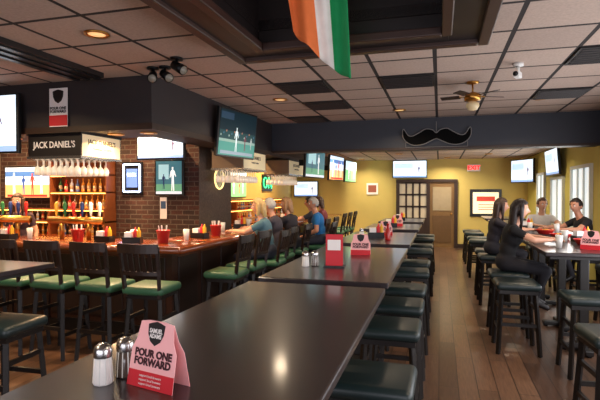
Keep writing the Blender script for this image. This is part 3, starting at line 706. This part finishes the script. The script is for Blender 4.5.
        bmesh.ops.solidify(t,geom=list(t.faces),thickness=.008)
        out.merge(t,ham,True,HX)
    if hairstyle in('long','bob'):
        zl=-.30 if hairstyle=='long' else -.15
        t=bmesh.new(); rings=[]; n=20; N=10
        for j in range(N):
            q=j/(N-1); z=.05+(zl-.05)*q; wx=(.088+.012*math.sin(q*3))*(1-.35*q**3); wy=.052*(1-.3*q**2); cy=-.052-.02*q
            rings.append([t.verts.new((wx*math.cos(a)*(1+.05*math.sin(5*a)),cy+wy*math.sin(a)*(1+.06*math.sin(7*a)),z)) for a in [2*math.pi*i/n for i in range(n)]])
        for j in range(N-1):
            for i in range(n): t.faces.new((rings[j][i],rings[j][(i+1)%n],rings[j+1][(i+1)%n],rings[j+1][i]))
        t.faces.new(rings[0]); t.faces.new(list(reversed(rings[-1]))); bmesh.ops.recalc_face_normals(t,faces=t.faces)
        out.merge(t,ham,True,HX)
        for x in (-1,1):
            out.lathe([(.012,.06),(.024,.02),(.026,-.04),(.022,-.10),(.006,zl*.8)],HX@V((x*.078,.012,0)),ham,seg=10)
    o=out.obj(name,loc,(0,0,rz)); o.scale=(scale,)*3
    return o
SK=(214,160,132); SK2=(200,142,114)
LF = math.pi/2   # facing -X
s0 = .006
person('seated_woman',(-2.25,6.25,s0),LF+.12,(84,118,130),(40,44,58),SK,(214,178,116),'bob',lean=.05,female=True,headyaw=.3)
person('seated_man',(-2.32,6.9,s0),LF+.05,(66,60,70),(40,40,50),SK,(196,190,182),'short',lean=.05,headyaw=-.3)
person('seated_woman',(-2.28,7.55,s0),LF-.2,(44,40,48),(40,40,50),SK,(170,130,92),'bob',lean=.05,female=True,headyaw=.5)
person('seated_man',(-2.0,8.25,s0),LF+.15,(30,110,178),(40,44,60),SK2,(175,170,164),'short',lean=.04,headyaw=.35,arms='lap')
person('seated_man',(-2.33,9.2,s0),LF,(60,60,70),(40,44,60),SK2,(60,50,44),'short',lean=.04)
person('seated_woman',(-2.33,10.0,s0),LF,(120,50,56),(40,44,60),SK,(80,56,40),'bob',lean=.04,female=True)
person('standing_bartender',(-5.98,5.75,0),math.pi+.4,(60,40,50),(30,30,36),SK,(70,45,30),'long',standing=True,female=True,arms='down',scale=.96)
RF = -math.pi/2  # facing +X
person('seated_woman',(.74,6.05,s0),RF-.05,(20,20,24),(26,26,34),SK,(32,22,20),'long',lean=.05,female=True,sleeves='short')
person('seated_man',(1.64,9.0,s0),math.pi,(215,215,215),(50,50,60),SK,(90,62,44),'short',lean=.03,headyaw=.3)
person('seated_man',(2.10,8.0,s0),LF+.25,(24,24,28),(40,40,48),SK2,(40,28,24),'short',lean=.08,arms='reach',headyaw=.45)
person('seated_woman',(.74,7.6,s0),RF,(40,36,44),(40,40,48),SK,(60,40,30),'long',lean=.03,female=True)

# ------------------------------------------------------------------ big soft lights (front and side are added fill, far is daylight at the right-wall windows)
def area(name,loc,rot,sx,sy,w,col):
    l=bpy.data.lights.new(name,'AREA'); l.shape='RECTANGLE'; l.size=sx; l.size_y=sy; l.energy=w; l.color=col
    o=bpy.data.objects.new(name,l); o.location=loc; o.rotation_euler=rot; sc.collection.objects.link(o)
area('window_daylight_front',(-1.0,YF+.08,1.5),(H2,0,0),6.0,2.0,125,(.92,.90,1.0))  # added lamp for ambient light, no window built in this wall
area('window_daylight_side',(XR-.06,3.2,1.35),(0,H2,0),1.4,8.0,170,(.96,.94,.98))  # added lamp to brighten ceiling and tables, no window built here
area('window_daylight_far',(XR-.13,11.2,1.5),(0,H2,0),1.0,4.0,55,(1.0,.97,.92))
w=bpy.data.worlds.new('world'); sc.world=w; w.use_nodes=True
w.node_tree.nodes['Background'].inputs[0].default_value=(.5,.5,.6,1); w.node_tree.nodes['Background'].inputs[1].default_value=.1

# ------------------------------------------------------------------ camera
cam=bpy.data.cameras.new('cam'); cam.sensor_width=36; cam.lens=484/600*36; cam.clip_start=.05
co=bpy.data.objects.new('camera',cam); co.location=(0,0,1.62); co.rotation_euler=(math.radians(90-.83),0,math.radians(16.1))
sc.collection.objects.link(co); sc.camera=co
